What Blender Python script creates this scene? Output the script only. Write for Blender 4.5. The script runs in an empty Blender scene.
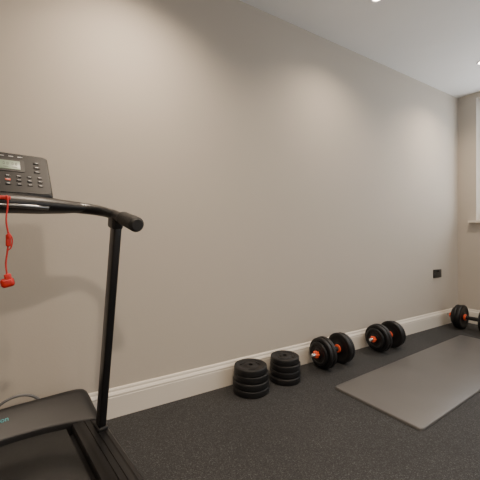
import bpy, bmesh, math, random
from mathutils import Vector, Matrix
random.seed(4)
C = bpy.context.scene.collection
PI = math.pi
H = 0.95            # camera height
WY = 1.755          # long wall plane
EX = 3.90           # end wall plane
CZ = 2.475          # ceiling
RY = -1.9           # opposite wall
NX = -2.1           # wall behind

# ---------------------------------------------------------------- materials
def mat(name, col, rough=0.5, metal=0.0, bump=0.0, bscale=200, var=0.0, vscale=5, coat=0.0, emis=None, es=0, spec=0.5):
    m = bpy.data.materials.new(name); m.use_nodes = True
    n = m.node_tree.nodes; l = m.node_tree.links; p = n['Principled BSDF']
    p.inputs['Base Color'].default_value = (*col, 1); p.inputs['Roughness'].default_value = rough
    p.inputs['Metallic'].default_value = metal; p.inputs['Coat Weight'].default_value = coat
    p.inputs['Specular IOR Level'].default_value = spec
    tc = n.new('ShaderNodeTexCoord')
    if var > 0:
        t = n.new('ShaderNodeTexNoise'); t.inputs['Scale'].default_value = vscale
        l.new(tc.outputs['Object'], t.inputs['Vector'])
        r = n.new('ShaderNodeValToRGB')
        r.color_ramp.elements[0].color = (*[c*(1-var) for c in col], 1)
        r.color_ramp.elements[1].color = (*[min(1, c*(1+var)) for c in col], 1)
        r.color_ramp.elements[0].position = .3; r.color_ramp.elements[1].position = .7
        l.new(t.outputs['Fac'], r.inputs['Fac']); l.new(r.outputs['Color'], p.inputs['Base Color'])
    if bump > 0:
        t = n.new('ShaderNodeTexNoise'); t.inputs['Scale'].default_value = bscale
        l.new(tc.outputs['Object'], t.inputs['Vector'])
        b = n.new('ShaderNodeBump'); b.inputs['Strength'].default_value = bump; b.inputs['Distance'].default_value = .002
        l.new(t.outputs['Fac'], b.inputs['Height']); l.new(b.outputs['Normal'], p.inputs['Normal'])
    if emis:
        p.inputs['Emission Color'].default_value = (*emis, 1); p.inputs['Emission Strength'].default_value = es
    return m
M = {}
M['wall'] = mat('wall_paint', (.512, .463, .400), .75, bump=.15, bscale=120, var=.012, vscale=2)
M['ceil'] = mat('ceiling_paint', (.93, .93, .92), .85, bump=.08, bscale=150, var=.01)
M['trim'] = mat('trim_gloss', (.74, .69, .61), .4, bump=.03, bscale=40, var=.01)
M['sill'] = mat('sill_paint', (.72, .66, .57), .35, var=.02)
M['upvc'] = mat('window_plastic', (.82, .84, .86), .3, var=.01)
M['black'] = mat('black_plastic', (.009, .009, .010), .42, bump=.12, bscale=500, var=.08, vscale=20)
M['satin'] = mat('black_satin_paint', (.008, .008, .009), .32, var=.1, vscale=15)
M['grip'] = mat('black_foam', (.012, .012, .012), .65, bump=.4, bscale=700, var=.1)
M['panel'] = mat('console_face_black', (.006, .0063, .0068), .5, var=.05, spec=.2)
M['panel_edge'] = mat('console_edge_grey', (.022, .022, .022), .45, var=.05)
M['button'] = mat('console_button_black', (.012, .012, .012), .5, var=.05, spec=.3)
M['silver'] = mat('dark_metal', (.20, .20, .20), .28, metal=1, var=.05)
M['chrome'] = mat('chrome_bar', (.6, .6, .6), .2, metal=1, var=.03)
M['lcd'] = mat('lcd_screen', (.17, .23, .17), .35, var=.04, spec=.3)
M['ink'] = mat('lcd_ink', (.02, .03, .03), .4, var=.02)
M['white'] = mat('white_print', (.7, .7, .7), .5, var=.02)
M['orange'] = mat('orange_rubber', (.78, .095, .03), .45, bump=.1, var=.05, vscale=30)
M['red'] = mat('red_plastic', (.56, .022, .015), .45, var=.05, vscale=30)
M['teal'] = mat('teal_print', (.04, .27, .30), .5, var=.03)
M['maroon'] = mat('maroon_trim', (.03, .012, .012), .35, var=.1)
M['rubber'] = mat('weight_vinyl', (.008, .008, .009), .45, bump=.2, bscale=300, var=.12, vscale=30, spec=.35)
M['rubber2'] = mat('weight_vinyl_worn', (.010, .010, .011), .5, bump=.3, bscale=300, var=.2, vscale=12, spec=.35)
M['belt'] = mat('belt_rubber', (.018, .018, .018), .62, bump=.5, bscale=900, var=.15, vscale=60)
M['cord'] = mat('grey_cord', (.12, .12, .12), .35, var=.05)
M['mat'] = mat('exercise_mat_foam', (.105, .103, .102), .36, bump=.12, bscale=600, var=.06, vscale=4)
M['glow'] = mat('lamp_glow', (1, .95, .85), .4, emis=(1, .84, .66), es=25)
M['socket'] = mat('socket_black', (.02, .02, .02), .3, var=.05)
M['screw'] = mat('socket_screw', (.25, .25, .25), .3, metal=1, var=.05)
# rubber gym floor with pale flecks
def floor_mat():
    m = bpy.data.materials.new('speckled_gym_rubber'); m.use_nodes = True
    n = m.node_tree.nodes; l = m.node_tree.links; p = n['Principled BSDF']
    tc = n.new('ShaderNodeTexCoord')
    v = n.new('ShaderNodeTexVoronoi'); v.inputs['Scale'].default_value = 300
    l.new(tc.outputs['Object'], v.inputs['Vector'])
    sep = n.new('ShaderNodeSeparateColor'); l.new(v.outputs['Color'], sep.inputs['Color'])
    r = n.new('ShaderNodeValToRGB'); e = r.color_ramp.elements
    e[0].position = .0; e[0].color = (.018, .0183, .019, 1)
    e[1].position = 1; e[1].color = (.090, .091, .093, 1)
    a = e.new(.5); a.color = (.029, .0295, .0305, 1)
    a = e.new(.86); a.color = (.046, .047, .049, 1)
    l.new(sep.outputs['Red'], r.inputs['Fac'])
    big = n.new('ShaderNodeTexNoise'); big.inputs['Scale'].default_value = 3; l.new(tc.outputs['Object'], big.inputs['Vector'])
    mx = n.new('ShaderNodeMix'); mx.data_type = 'RGBA'; mx.blend_type = 'MULTIPLY'; mx.inputs[0].default_value = .35
    l.new(r.outputs['Color'], mx.inputs[6]); l.new(big.outputs['Fac'], mx.inputs[7]); l.new(mx.outputs[2], p.inputs['Base Color'])
    b = n.new('ShaderNodeBump'); b.inputs['Strength'].default_value = .6; b.inputs['Distance'].default_value = .0015
    l.new(v.outputs['Distance'], b.inputs['Height']); l.new(b.outputs['Normal'], p.inputs['Normal'])
    p.inputs['Roughness'].default_value = .72
    p.inputs['Specular IOR Level'].default_value = .38
    return m
M['floor'] = floor_mat()
def glass_mat():
    m = bpy.data.materials.new('window_glass'); m.use_nodes = True
    n = m.node_tree.nodes; l = m.node_tree.links
    n.remove(n['Principled BSDF'])
    t = n.new('ShaderNodeBsdfTransparent'); g = n.new('ShaderNodeBsdfGlossy'); g.inputs['Roughness'].default_value = .02
    mx = n.new('ShaderNodeMixShader'); mx.inputs[0].default_value = .06
    l.new(t.outputs[0], mx.inputs[1]); l.new(g.outputs[0], mx.inputs[2]); l.new(mx.outputs[0], n['Material Output'].inputs[0])
    return m
M['glass'] = glass_mat()

# ---------------------------------------------------------------- mesh helpers
def rbox(bm, c, s, bev=0.0, rot=None, seg=3):
    r = bmesh.ops.create_cube(bm, size=1)
    vs = r['verts']
    for v in vs: v.co = Vector((v.co.x*s[0], v.co.y*s[1], v.co.z*s[2]))
    if bev > 0:
        es = list({e for v in vs for e in v.link_edges})
        rr = bmesh.ops.bevel(bm, geom=es, offset=bev, segments=seg, profile=.5, affect='EDGES')
        vs = list({v for f in rr['faces'] for v in f.verts} | {v for v in vs if v.is_valid})
    mt = Matrix.Translation(Vector(c))
    if rot is not None: mt = mt @ rot.to_4x4()
    for v in vs: v.co = mt @ v.co
    return vs
def lathe(bm, prof, seg=48, mtx=Matrix.Identity(4)):
    rings = []
    for r, z in prof:
        if r <= 1e-6: rings.append([bm.verts.new(mtx @ Vector((0, 0, z)))])
        else: rings.append([bm.verts.new(mtx @ Vector((r*math.cos(2*PI*i/seg), r*math.sin(2*PI*i/seg), z))) for i in range(seg)])
    for a, b in zip(rings, rings[1:]):
        for i in range(seg):
            j = (i+1) % seg
            if len(a) == 1 and len(b) == 1: continue
            if len(a) == 1: bm.faces.new((a[0], b[i], b[j]))
            elif len(b) == 1: bm.faces.new((a[i], a[j], b[0]))
            else: bm.faces.new((a[i], a[j], b[j], b[i]))
def smooth_pts(pts, n=8):
    P = [Vector(p) for p in pts]
    P = [2*P[0]-P[1]] + P + [2*P[-1]-P[-2]]
    out = []
    for i in range(1, len(P)-2):
        for k in range(n):
            t = k/n
            out.append(.5*((2*P[i]) + (P[i+1]-P[i-1])*t + (2*P[i-1]-5*P[i]+4*P[i+1]-P[i+2])*t*t + (3*P[i]-P[i-1]-3*P[i+1]+P[i+2])*t**3))
    out.append(P[-2]); return out
def tube(bm, pts, rad, seg=14, n=8, smooth=True, flat=1.0):
    if not isinstance(rad, (list, tuple)): rad = [rad]*len(pts)
    P = smooth_pts(pts, n) if smooth else [Vector(p) for p in pts]
    R = []
    if smooth:
        for i in range(len(rad)-1):
            for k in range(n): R.append(rad[i]+(rad[i+1]-rad[i])*k/n)
        R.append(rad[-1])
    else: R = list(rad)
    d = (P[1]-P[0]).normalized()
    up = Vector((0, 0, 1)) if abs(d.z) < .9 else Vector((1, 0, 0))
    s = d.cross(up).normalized()
    rings = []
    for i, p in enumerate(P):
        a = P[max(0, i-1)]; b = P[min(len(P)-1, i+1)]
        d = (b-a).normalized()
        s = (s - d*s.dot(d)).normalized(); u = s.cross(d)
        rings.append([bm.verts.new(p + R[i]*(math.cos(2*PI*k/seg)*s + flat*math.sin(2*PI*k/seg)*u)) for k in range(seg)])
    for a, b in zip(rings, rings[1:]):
        for i in range(seg):
            j = (i+1) % seg; bm.faces.new((a[i], a[j], b[j], b[i]))
    bm.faces.new(rings[0]); bm.faces.new(rings[-1])
def prism(bm, poly, axis, a, b):
    def P(u, v, w):
        return {'x': (w, u, v), 'y': (u, w, v), 'z': (u, v, w)}[axis]
    A = [bm.verts.new(P(u, v, a)) for u, v in poly]; B = [bm.verts.new(P(u, v, b)) for u, v in poly]
    n = len(poly)
    for i in range(n):
        j = (i+1) % n; bm.faces.new((A[i], A[j], B[j], B[i]))
    bm.faces.new(A); bm.faces.new(B)
def obj(name, bm, m, parent=None, smooth=True, loc=None, rotz=None):
    bmesh.ops.recalc_face_normals(bm, faces=bm.faces)
    me = bpy.data.meshes.new(name); bm.to_mesh(me); bm.free()
    if smooth:
        for p in me.polygons: p.use_smooth = True
        me.set_sharp_from_angle(angle=math.radians(38))
    for mm in (m if isinstance(m, (list, tuple)) else [m]): me.materials.append(mm)
    o = bpy.data.objects.new(name, me); C.objects.link(o)
    if parent: o.parent = parent
    if loc: o.location = loc
    if rotz is not None: o.rotation_euler.z = rotz
    return o
def tag(o, label=None, cat=None, group=None, kind=None):
    if label: o['label'] = label
    if cat: o['category'] = cat
    if group: o['group'] = group
    if kind: o['kind'] = kind
    return o
def thing(name, loc, rotz, label, cat, group=None):
    o = bpy.data.objects.new(name, None); o.empty_display_size = .1; C.objects.link(o)
    o.location = loc; o.rotation_euler = (0, 0, rotz); return tag(o, label, cat, group)
def dup(root, loc, rotz, label, group=None):
    r = root.copy(); C.objects.link(r); r.location = loc; r.rotation_euler = (0, 0, rotz); r['label'] = label
    if group: r['group'] = group
    for ch in list(root.children):
        c = ch.copy(); C.objects.link(c); c.parent = r
        for g in ch.children:
            d = g.copy(); C.objects.link(d); d.parent = c
    return r
def struct(name, bm, m, smooth=False, parent=None):
    o = obj(name, bm, m, parent, smooth)
    if not parent: o['kind'] = 'structure'
    return o
def boxmm(bm, a, b):
    rbox(bm, [(a[i]+b[i])/2 for i in range(3)], [abs(b[i]-a[i]) for i in range(3)])

# ---------------------------------------------------------------- room shell
T = .25
bm = bmesh.new(); boxmm(bm, (NX-T, RY-T, -.1), (EX+T, WY+T, 0)); struct('floor', bm, M['floor'])
bm = bmesh.new(); boxmm(bm, (NX-T, RY-T, CZ), (EX+T, WY+T, CZ+.1)); struct('ceiling', bm, M['ceil'])
bm = bmesh.new(); boxmm(bm, (NX-T, WY, 0), (EX+T, WY+T, CZ)); struct('wall_left', bm, M['wall'])
bm = bmesh.new(); boxmm(bm, (NX-T, RY, 0), (NX, WY, CZ)); struct('wall_back', bm, M['wall'])
# opposite wall, with an opening for the added fill window
VA, VB, VS, VT = 1.3, 3.2, .95, 2.25
bm = bmesh.new()
boxmm(bm, (NX-T, RY-T, 0), (VA, RY, CZ)); boxmm(bm, (VB, RY-T, 0), (EX+T, RY, CZ))
boxmm(bm, (VA, RY-T, 0), (VB, RY, VS)); boxmm(bm, (VA, RY-T, VT), (VB, RY, CZ))
struct('wall_right', bm, M['wall'])
# end wall with the window opening
WA, WB, WS, WT = -.60, 1.578, 1.080, 2.415
bm = bmesh.new()
boxmm(bm, (EX, RY, 0), (EX+T, WA, CZ)); boxmm(bm, (EX, WB, 0), (EX+T, WY, CZ))
boxmm(bm, (EX, WA, 0), (EX+T, WB, WS)); boxmm(bm, (EX, WA, WT), (EX+T, WB, CZ))
struct('wall_far', bm, M['wall'])
def frame(bm, P, a0, a1, z0, z1, w, d, x):
    for (p, q) in (((a0, z0), (a0+w, z1)), ((a1-w, z0), (a1, z1)), ((a0+w, z0), (a1-w, z0+w)), ((a0+w, z1-w), (a1-w, z1))):
        boxmm(bm, P(x, p[0], p[1]), P(x+d, q[0], q[1]))
def make_window(name, P, a0, a1, zs, zt, n, sillname='window_sill'):
    fx = .11
    bm = bmesh.new(); frame(bm, P, a0, a1, zs+.025, zt, .05, .07, fx)
    wd = (a1-a0-.10-(n-1)*.06)/n
    cells = [(a0+.05+k*(wd+.06), a0+.05+k*(wd+.06)+wd) for k in range(n)]
    for c in cells[:-1]: boxmm(bm, P(fx, c[1], zs+.075), P(fx+.07, c[1]+.06, zt-.05))
    win = struct(name, bm, M['upvc'])
    for y0, y1 in cells:
        bm = bmesh.new(); frame(bm, P, y0, y1, zs+.075, zt-.05, .035, .045, fx+.012); s = obj('window_sash', bm, M['upvc'], win, False)
        bm = bmesh.new(); boxmm(bm, P(fx+.03, y0+.035, zs+.11), P(fx+.036, y1-.035, zt-.085)); obj('window_pane', bm, M['glass'], s, False)
    bm = bmesh.new(); boxmm(bm, P(0, a0, zs), P(fx, a1, zs+.025)); boxmm(bm, P(-.045, a0-.06, zs), P(0, a1+.06, zs+.025))
    obj('window_sill', bm, M['sill'], win, False)
make_window('window_1', lambda d, a, z: (EX+d, a, z), WA, WB, WS, WT, 2)
make_window('fill_window', lambda d, a, z: (a, RY-d, z), VA, VB, VS, VT, 3)  # out-of-view window, added to let in fill light
# baseboards
prof = [(0, 0), (.018, 0), (.018, .106), (.0165, .109), (.0165, .113), (.0175, .116), (.017, .120), (.013, .128), (.0095, .133), (.009, .138), (.0090, .142), (.006, .149), (.0, .150)]
bm = bmesh.new(); prism(bm, [(WY-d, z) for d, z in prof], 'x', NX, EX); struct('baseboard_left', bm, M['trim'])
bm = bmesh.new(); prism(bm, [(EX-d, z) for d, z in prof], 'y', RY, WY-.018); struct('baseboard_far', bm, M['trim'])
bm = bmesh.new(); prism(bm, [(RY+d, z) for d, z in prof], 'x', NX, EX-.018); struct('baseboard_right', bm, M['trim'])
bm = bmesh.new(); prism(bm, [(NX+d, z) for d, z in prof], 'y', RY+.018, WY-.018); struct('baseboard_back', bm, M['trim'])

# ---------------------------------------------------------------- downlights
def downlight():
    t = thing('ceiling_downlight', (0, 0, 0), 0, 'x', 'ceiling light', 'recessed ceiling downlights')
    bm = bmesh.new()
    lathe(bm, [(.030, -.001), (.040, -.006), (.044, -.006), (.046, -.003), (.046, 0), (.030, 0), (.030, -.001)], 40)
    obj('trim_ring', bm, M['upvc'], t)
    bm = bmesh.new(); lathe(bm, [(0, -.004), (.026, -.003), (.0295, -.001), (.0295, 0), (0, 0)], 32); obj('lamp_lens', bm, M['glow'], t)
    return t
dl = downlight()
spots = [(1.80, 1.275, 'bright recessed ceiling spot nearest the long wall above the dumbbells, at the top edge'),
         (3.27, 1.275, 'recessed ceiling spot nearest the window, above the far corner'),
         (.33, 1.275, 'recessed ceiling spot above the treadmill handrail'),
         (-1.13, 1.275, 'recessed ceiling spot left of the treadmill, along the long wall'),
         (.10, -.6, 'recessed ceiling spot across the room behind the viewer'),
         (1.60, -1.0, 'added unseen fill spot in the ceiling across the room beyond the mat'),  # this spot and the next are added for fill, out of view
         (3.10, -1.0, 'added unseen fill spot in the ceiling across the room beside the window')]
PW = [56, 70, 120, 8, 270, 40, 45]
for i, (x, y, lab) in enumerate(spots):
    if i == 0: o = dl; o.location = (x, y, CZ); o['label'] = lab
    else: o = dup(dl, (x, y, CZ), 0, lab)
    L = bpy.data.lights.new('spot_lamp', 'SPOT'); L.energy = PW[i]; L.color = (1, .81, .62)
    L.spot_size = math.radians(142 if y > 0 else 150); L.spot_blend = 1; L.shadow_soft_size = .045 if y > 0 else .065
    lo = bpy.data.objects.new('spot_lamp', L); C.objects.link(lo); lo.location = (x, y, CZ-.02)

# ---------------------------------------------------------------- wall socket
t = thing('wall_socket', (3.46, WY, .548), 0, 'black double wall socket low on the long wall near the far corner', 'socket')
bm = bmesh.new(); rbox(bm, (0, -.005, 0), (.150, .010, .088), .004); obj('faceplate', bm, M['socket'], t)
for sx in (-1, 1):
    bm = bmesh.new()
    rbox(bm, (sx*.034, -.0106, .004), (.005, .002, .008)); rbox(bm, (sx*.034-.011, -.0106, -.014), (.008, .002, .005)); rbox(bm, (sx*.034+.011, -.0106, -.014), (.008, .002, .005))
    obj('pin_holes', bm, M['ink'], t, False)
    bm = bmesh.new(); rbox(bm, (sx*.013, -.012, .026), (.011, .006, .018), .002); obj('rocker_switch', bm, M['black'], t)
    bm = bmesh.new(); lathe(bm, [(0, 0), (.003, 0), (.003, .0015), (0, .002)], 16, Matrix.Translation((sx*.060, -.0101, 0)) @ Matrix.Rotation(PI/2, 4, 'X')); obj('screw', bm, M['screw'], t)

# ---------------------------------------------------------------- exercise mat
def round_rect(w, h, r, n=8):
    out = []
    for cx, cy, a0 in ((w-r, h-r, 0), (r, h-r, 90), (r, r, 180), (w-r, r, 270)):
        for k in range(n+1):
            a = math.radians(a0+90*k/n); out.append((cx+r*math.cos(a), cy+r*math.sin(a)))
    return out
bm = bmesh.new()
poly = round_rect(1.80, .525, .024)
def inset(p, d):
    return [(x+(d if x < .5 else -d)*1.0, y+(d if y < .24 else -d)) for x, y in p]
lv = [(0, .001), (0, .010), (.0018, .0135), (.005, .0150)]
rings = []
for d, z in lv:
    rings.append([bm.verts.new((x, y, z)) for x, y in inset(poly, d)])
for a, b in zip(rings, rings[1:]):
    for i in range(len(a)):
        j = (i+1) % len(a); bm.faces.new((a[i], a[j], b[j], b[i]))
bm.faces.new(rings[0]); bm.faces.new(rings[-1])
mo = obj('exercise_mat', bm, M['mat'])
mo.rotation_euler.z = math.radians(3); mo.location = (1.534, .846, -.001)
tag(mo, 'long flat grey foam exercise mat laid on the speckled floor', 'exercise mat')

# ---------------------------------------------------------------- weight plates
def plate_prof(R, t, e=.006):
    h = t/2
    return [(.014, -h), (.034, -h), (.038, -h+.003), (R*.42, -h+.005), (R*.70, -h+.005), (R*.76, -h+.001), (R*.80, -h), (R-e, -h), (R-e*.5, -h+e*.16), (R-e*.14, -h+e*.5), (R, -h+e),
            (R, h-e), (R-e*.14, h-e*.5), (R-e*.5, h-e*.16), (R-e, h), (R*.80, h), (R*.76, h-.001), (R*.70, h-.005), (R*.42, h-.005), (.038, h-.003), (.034, h), (.014, h), (.014, -h)]
def flat_plate(name, R, t, m):
    bm = bmesh.new(); lathe(bm, plate_prof(R, t), 64, Matrix.Translation((0, 0, t/2)))
    for k in range(3):
        a = 2*PI*k/3+.5
        rbox(bm, (R*.56*math.cos(a), R*.56*math.sin(a), t-.004), (.012, .04, .004), .001, Matrix.Rotation(a, 3, 'Z'))
    return obj(name, bm, m)
pos = ['bottom', 'second from the bottom', 'second from the top', 'topmost']
def stack(cx, cy, radii, th, which, grp):
    z = 0; first = {}
    for i, R in enumerate(radii):
        dx, dy = random.uniform(-.004, .004), random.uniform(-.004, .002)
        if R not in first:
            o = flat_plate('weight_plate', R, th, M['rubber'] if i < 3 else M['rubber2']); first[R] = o
        else:
            o = first[R].copy(); C.objects.link(o)
        o.location = (cx+dx, cy+dy, z); o.rotation_euler.z = random.uniform(0, 6); z += th+.0002
        tag(o, 'round black weight plate, %s in the %s' % (pos[i], which), 'weight plate', grp)
stack(1.056, 1.622, [.112, .110, .107, .101], .039, 'larger left-hand stack nearest the treadmill', 'black weight plates in two stacks')
stack(1.328, 1.629, [.103, .101, .099, .093], .039, 'smaller right-hand stack beside the dumbbells', 'black weight plates in two stacks')

# ---------------------------------------------------------------- dumbbells (axis = local X)
RX = Matrix.Rotation(PI/2, 4, 'Y')
def dumbbell(label):
    R = .110
    t = thing('dumbbell', (0, 0, 0), 0, label, 'dumbbell', 'adjustable dumbbells along the wall')
    bm = bmesh.new(); lathe(bm, [(0, -.203), (.0105, -.203), (.0125, -.200), (.0125, .200), (.0105, .203), (0, .203)], 24, Matrix.Translation((0, 0, R)) @ RX)
    obj('bar', bm, M['chrome'], t)
    bm = bmesh.new()
    pf = [(.0126, -.050)] + [(.0165+.0012*math.cos(k*PI), -.048+.096*k/24) for k in range(25)] + [(.0126, .050)]
    lathe(bm, pf+[(.0126, -.050)], 24, Matrix.Translation((0, 0, R)) @ RX); obj('hand_grip', bm, M['grip'], t)
    for s in (-1, 1):
        bm = bmesh.new(); lathe(bm, [(.0127, s*.052), (.026, s*.052), (.029, s*.055), (.029, s*.062), (.026, s*.065), (.0127, s*.065), (.0127, s*.052)], 32, Matrix.Translation((0, 0, R)) @ RX)
        obj('inner_collar', bm, M['orange'], t)
        for Rp, c, th in ((R, .081, .031), (R*.97, .112, .030), (R*.74, .1375, .020)):
            bm = bmesh.new(); lathe(bm, plate_prof(Rp, th, .009), 64, Matrix.Translation((s*c, 0, R)) @ RX)
            for k in range(3):
                a = 2*PI*k/3+.4
                rbox(bm, (s*(c+th/2-.003), Rp*.56*math.cos(a), R+Rp*.56*math.sin(a)), (.004, .035, .012), .001, Matrix.Rotation(a-PI/2, 3, 'X'))
            obj('weight_plate', bm, M['rubber'], t)
        bm = bmesh.new()
        n = 36; A = []
        for (sc, x) in ((.92, .149), (1.0, .154), (1.0, .174), (.9, .179)):
            ring = []
            for k in range(n):
                a = 2*PI*k/n; rr = (.021+.0035*math.cos(6*a))*sc
                ring.append(bm.verts.new((s*x, rr*math.cos(a), R+rr*math.sin(a))))
            A.append(ring)
        for a_, b_ in zip(A, A[1:]):
            for k in range(n):
                j = (k+1) % n; bm.faces.new((a_[k], a_[j], b_[j], b_[k]))
        bm.faces.new(A[0]); bm.faces.new(A[-1])
        obj('spinlock_nut', bm, M['orange'], t)
    return t
db = dumbbell('black dumbbell with orange locking nuts beside the plate stacks, nearest of the three')
db.location = (1.765, 1.623, 0); db.rotation_euler.z = math.radians(1)
dup(db, (2.395, 1.624, 0), math.radians(1), 'black dumbbell with orange locking nuts in the middle, below the long bare wall')
d3 = dup(db, (3.580, 1.475, 0), math.radians(-87), 'black dumbbell with orange locking nuts in the far corner under the window')
d3.scale = (1.15, 1.1, 1.1)

# ---------------------------------------------------------------- treadmill (local X = user's right, Y = front, toward the wall)
ta = math.radians(9.2)
tm = thing('treadmill', (-.145, 1.345, 0), ta, 'black folding treadmill with upright console and curved handrails facing the long wall', 'treadmill')
bm = bmesh.new()
for s in (-1, 1): rbox(bm, (s*.30, -.46, .085), (.035, 1.40, .05), .004)
for y in (-1.05, -.6, -.15, .2): rbox(bm, (0, y, .085), (.57, .04, .04), .003)
obj('base_frame', bm, M['satin'], tm)
bm = bmesh.new(); rbox(bm, (0, -.55, .128), (.50, 1.24, .018), .002); obj('deck_board', bm, M['black'], tm)
bm = bmesh.new()
lp = []
for k in range(13):
    a = PI/2+PI*k/12; lp.append((-1.14+.026*math.cos(a), .122+.026*math.sin(a)))
for k in range(13):
    a = -PI/2+PI*k/12; lp.append((.16+.026*math.cos(a), .122+.026*math.sin(a)))
prism(bm, lp, 'x', -.222, .222); obj('running_belt', bm, M['belt'], tm)
for s in (-1, 1):
    p = [(s*.240, .11), (s*.240, .158), (s*.244, .164), (s*.262, .1650)]
    x = .264
    for k in range(3):
        p += [(s*(x+.001), .167), (s*(x+.0175), .167), (s*(x+.0185), .1640), (s*(x+.021), .1640)]; x += .022
    p += [(s*.333, .167), (s*.345, .166), (s*.352, .158), (s*.352, .10), (s*.345, .09), (s*.285, .09), (s*.285, .11)]
    bm = bmesh.new(); prism(bm, p, 'y', -1.15, .10); rl = obj('foot_rail', bm, M['black'], tm)
    bm = bmesh.new(); rbox(bm, (s*.3535, -.525, .135), (.003, 1.23, .016), .001); obj('trim_strip', bm, M['maroon'], rl)
    bm = bmesh.new(); rbox(bm, (s*.300, -1.17, .115), (.115, .07, .11), .016); obj('rear_end_cap', bm, M['black'], tm)
    bm = bmesh.new(); lathe(bm, [(0, 0), (.024, 0), (.026, .004), (.024, .02), (.012, .024), (.012, .07), (0, .07)], 24, Matrix.Translation((s*.30, -1.13, 0))); obj('foot', bm, M['grip'], tm)
    bm = bmesh.new(); lathe(bm, [(0, -.014), (.026, -.014), (.032, -.009), (.032, .009), (.026, .014), (0, .014)], 28, Matrix.Translation((s*.325, .24, .032)) @ Matrix.Rotation(PI/2, 4, 'Y')); obj('transport_wheel', bm, M['grip'], tm)
    bm = bmesh.new(); rbox(bm, (s*.325, .225, .075), (.03, .05, .05), .004); obj('wheel_bracket', bm, M['satin'], tm)
# motor hood: flat wedge with a concave front edge
bm = bmesh.new()
hp = [(0, .150), (.001, .166), (.005, .173), (.012, .176), (.10, .209), (.160, .232), (.178, .237), (.195, .237), (.212, .232), (.232, .215), (.248, .185), (.252, .06)]
nx = 60; W = .350
G = []
for i in range(nx+1):
    X = -W + 2*W*i/nx
    X = math.copysign(W*(1-(1-abs(X)/W)**1.8), X) if abs(X) > 0 else 0
    q = abs(X)/W; yf = .145-.095*q*q; row = []
    for (dy, z) in hp:
        y = yf+dy*(.30-yf)/.252
        zz = .150+(z-.150)*(1-q**20)**.5 if z > .15 else z
        row.append(bm.verts.new((X, y, zz)))
    row.append(bm.verts.new((X, yf, .06))); G.append(row)
for i in range(nx):
    a, b = G[i], G[i+1]
    for k in range(len(a)):
        j = (k+1) % len(a); bm.faces.new((a[k], a[j], b[j], b[k]))
bm.faces.new(G[0]); bm.faces.new(G[-1])
obj('motor_hood', bm, M['black'], tm)
for s in (-1, 1):
    bm = bmesh.new()
    a = Vector((s*.325, -.005, .165)); b = Vector((s*.333, -.165, .985))
    d = (b-a); L = d.length
    z = d.normalized(); x = (Vector((1, 0, 0))-z*z.x).normalized(); y = z.cross(x)
    rot = Matrix((x, y, z)).transposed()
    rbox(bm, (a+b)/2, (.028, .050, L), .006, rot); obj('upright_post', bm, M['satin'], tm)
    bm = bmesh.new(); rbox(bm, (s*.325, -.004, .173), (.040, .072, .018), .006); obj('post_bracket', bm, M['black'], tm)
    # moulded arm from the console tray to the post, then a round rail with a foam grip
    bm = bmesh.new()
    tube(bm, [(s*.10, -.080, 1.052), (s*.18, -.080, 1.053), (s*.25, -.092, 1.047), (s*.300, -.125, 1.037), (s*.326, -.170, 1.023)],
         [.032, .029, .026, .024, .022], 24, 8, flat=.78)
    hr = obj('handrail', bm, M['satin'], tm)
    bm = bmesh.new()
    tube(bm, [(s*.318, -.150, 1.029), (s*.327, -.175, 1.022), (s*.332, -.215, 1.013), (s*.335, -.27, 1.001)], [.018, .019, .018, .018], 20, 8)
    obj('rail_tube', bm, M['satin'], hr)
    bm = bmesh.new()
    tube(bm, [(s*.332, -.225, 1.011), (s*.3335, -.240, 1.008), (s*.335, -.28, .999), (s*.336, -.322, .990), (s*.336, -.346, .984), (s*.336, -.357, .982)],
         [.021, .0245, .0245, .0255, .0255, .018], 24, 6); obj('foam_grip', bm, M['grip'], hr)
    bm = bmesh.new(); rbox(bm, (s*.331, -.163, .998), (.040, .064, .050), .010, Matrix.Rotation(math.radians(11), 3, 'X')); obj('handrail_bracket', bm, M['black'], hr)
    bm = bmesh.new(); lathe(bm, [(0, 0), (.009, 0), (.010, .002), (.009, .006), (0, .007)], 20, Matrix.Translation((s*.351, -.163, .995)) @ Matrix.Rotation(s*PI/2, 4, 'Y')); obj('bolt_cap', bm, M['silver'], hr)
bm = bmesh.new()
tube(bm, [(-.27, -.095, 1.045), (-.235, -.09, 1.048), (-.17, -.090, 1.050), (-.1, -.092, 1.052), (0, -.095, 1.053), (.1, -.092, 1.052), (.17, -.090, 1.050), (.235, -.09, 1.048), (.27, -.095, 1.045)],
     [.018, .028, .044, .055, .060, .055, .044, .028, .018], 28, 8, flat=.56)
obj('console_tray', bm, M['black'], tm)
bm = bmesh.new(); tube(bm, [(-.12, -.138, 1.040), (-.07, -.145, 1.041), (0, -.149, 1.042), (.07, -.145, 1.041), (.12, -.138, 1.040)], .007, 16, 8); obj('pulse_sensor_bar', bm, M['silver'], tm)
# console
pb = Vector((0, -.115, 1.080)); pt = Vector((0, .010, 1.238))
d = (pt-pb); L = d.length; yv = d.normalized(); xv = Vector((1, 0, 0)); zv = xv.cross(yv)
rot = Matrix((xv, yv, zv)).transposed(); ctr = (pb+pt)/2
def on(x, y, z): return ctr + rot @ Vector((x, y, z))
bm = bmesh.new(); rbox(bm, on(0, 0, -.011), (.280, L, .024), .011, rot, 4); con = obj('console', bm, M['panel_edge'], tm)
def rr_slab(bm, w, h, r, z0, z1, cx=0, cy=0):
    P = [(x-w/2+cx, y-h/2+cy) for x, y in round_rect(w, h, r, 6)]
    A = [bm.verts.new(on(x, y, z0)) for x, y in P]; B = [bm.verts.new(on(x, y, z1)) for x, y in P]
    for i in range(len(P)):
        j = (i+1) % len(P); bm.faces.new((A[i], A[j], B[j], B[i]))
    bm.faces.new(A); bm.faces.new(B)
bm = bmesh.new(); rr_slab(bm, .268, L-.014, .016, 0, .0035); obj('control_panel', bm, M['panel'], con)
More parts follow.
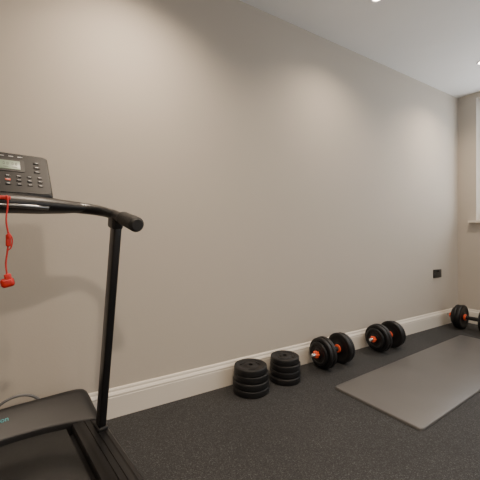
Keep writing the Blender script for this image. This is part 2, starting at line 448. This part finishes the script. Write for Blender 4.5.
bm = bmesh.new(); rr_slab(bm, .130, .060, .008, .0030, .0050, 0, .032); obj('display_bezel', bm, M['button'], con)
bm = bmesh.new(); rbox(bm, on(0, .032, .0055), (.104, .042, .002), .0005, rot); obj('display_screen', bm, M['lcd'], con)
bm = bmesh.new()
for gx in (-.036, -.012, .012, .036):
    for k in range(2):
        for sx in (-.004, .004):
            rbox(bm, on(gx+(k-.5)*.010+sx*.5, .037, .0068), (.0010, .010, .0006), 0, rot)
        rbox(bm, on(gx+(k-.5)*.010, .042, .0068), (.004, .0010, .0006), 0, rot); rbox(bm, on(gx+(k-.5)*.010, .032, .0068), (.004, .0010, .0006), 0, rot)
    rbox(bm, on(gx, .021, .0068), (.014, .0012, .0006), 0, rot)
obj('display_digits', bm, M['ink'], con, False)
for gx in (-.100, .100):
    for k in range(3):
        bm = bmesh.new(); rbox(bm, on(gx, .054-k*.022, .0045), (.018, .009, .003), .0012, rot); o = obj('button', bm, M['button'], con)
        bm = bmesh.new(); rbox(bm, on(gx, .054-k*.022, .0063), (.009, .0018, .0006), 0, rot); obj('button_mark', bm, M['white'], o, False)
for r_ in range(3):
    for k in range(8):
        bm = bmesh.new(); rbox(bm, on(-.105+.030*k, -.020-.019*r_, .0045), (.014, .007, .003), .0012, rot)
        o = obj('button', bm, M['orange'] if (k, r_) in ((4, 1),) else M['button'], con)
        bm = bmesh.new(); rbox(bm, on(-.105+.030*k, -.020-.019*r_, .0063), (.008, .0016, .0006), 0, rot); obj('button_mark', bm, M['white'], o, False)
for k in range(5):
    bm = bmesh.new(); rbox(bm, on(-.05+.026*k, .078, .0038), (.014, .0020, .0006), 0, rot)
    obj('printed_mark', bm, M['white'], con, False)
bm = bmesh.new()
rbox(bm, (0, -.050, 1.095), (.20, .06, .07), .012); obj('console_neck', bm, M['black'], con)
bm = bmesh.new(); rbox(bm, (0, -.150, 1.064), (.034, .02, .012), .003); obj('key_socket', bm, M['red'], con)
# teal lettering on the hood
cu = bpy.data.curves.new('lt', 'FONT'); cu.body = 'ion'; cu.size = .027; cu.extrude = .0005; cu.offset = .0003
co = bpy.data.objects.new('lt', cu); C.objects.link(co); bpy.context.view_layer.update()
me = bpy.data.meshes.new_from_object(co.evaluated_get(bpy.context.evaluated_depsgraph_get()))
bpy.data.objects.remove(co)
lt = bpy.data.objects.new('hood_lettering', me); C.objects.link(lt); lt.parent = tm; me.materials.append(M['teal'])
k_ = (.30-.145)/.252
sl = math.atan2(.232-.176, (.160-.012)*k_)
y0_, z0_ = .145+.012*k_, .176
lt.location = (.004, .205, z0_+(.205-y0_)*math.tan(sl)+.002); lt.rotation_euler = (sl, 0, 0)
# power cord: loop standing behind the hood
bm = bmesh.new()
pts = [(.06, .29, .05)]
for k in range(15):
    a = -PI/2 + 2*PI*k/12
    pts.append((.075+.098*math.cos(a), .312+.002*k, .152+.096*math.sin(a)))
pts += [(-.05, .335, .03), (-.22, .34, .008), (-.4, .36, .008)]
tube(bm, pts, .006, 12, 6); obj('power_cord', bm, M['cord'], tm)

# safety key hanging from the console
def tmw(x, y, z):
    return Vector((-.145+x*math.cos(ta)-y*math.sin(ta), 1.345+x*math.sin(ta)+y*math.cos(ta), z))
sk = thing('safety_key', tmw(.006, -.178, 1.064), ta, 'red safety key and clip hanging on a red cord from the treadmill console', 'safety key')
bm = bmesh.new()
tube(bm, [(0, .017, .0), (0, .000, .003), (.002, -.004, -.02), (-.002, -.006, -.07), (.004, -.006, -.12), (.001, -.007, -.16), (-.003, -.007, -.20), (.0, -.007, -.235)], .0024, 8, 8)
tube(bm, [(.003, -.008, -.105), (.012, -.010, -.125), (.010, -.009, -.15), (.002, -.007, -.16)], .0018, 8, 6)
obj('cord', bm, M['red'], sk)
bm = bmesh.new(); rbox(bm, (.003, -.008, -.130), (.013, .010, .036), .003); rbox(bm, (.003, -.014, -.118), (.008, .005, .016), .002); obj('clip', bm, M['red'], sk)
bm = bmesh.new()
rq = Matrix.Rotation(math.radians(-12), 3, 'Y')
rbox(bm, (.001, -.007, -.256), (.034, .014, .028), .009, rq, 4); rbox(bm, (.002, -.007, -.240), (.018, .010, .020), .004, rq, 3)
obj('key_tag', bm, M['red'], sk)

# ---------------------------------------------------------------- daylight
w = bpy.data.worlds.new('World'); bpy.context.scene.world = w; w.use_nodes = True
bg = w.node_tree.nodes['Background']; bg.inputs[0].default_value = (.93, .965, 1, 1); bg.inputs[1].default_value = 4.9
def portal(loc, rot, sx, sy):
    L = bpy.data.lights.new('window_portal', 'AREA'); L.shape = 'RECTANGLE'; L.size = sx; L.size_y = sy
    L.cycles.is_portal = True
    po = bpy.data.objects.new('window_portal', L); C.objects.link(po); po.location = loc; po.rotation_euler = rot
portal((EX+.2, (WA+WB)/2, (WS+WT)/2), (PI/2, 0, PI/2), WB-WA, WT-WS)
portal(((VA+VB)/2, RY-.2, (VS+VT)/2), (PI/2, 0, 0), VB-VA, VT-VS)

# ---------------------------------------------------------------- camera
cd = bpy.data.cameras.new('camera'); cd.sensor_width = 36; cd.lens = 36*315/480; cd.shift_y = -5/480; cd.clip_start = .02
cam = bpy.data.objects.new('camera', cd); C.objects.link(cam)
cam.location = (0, 0, H); cam.rotation_euler = (PI/2, 0, math.radians(58.9-90))
bpy.context.scene.camera = cam
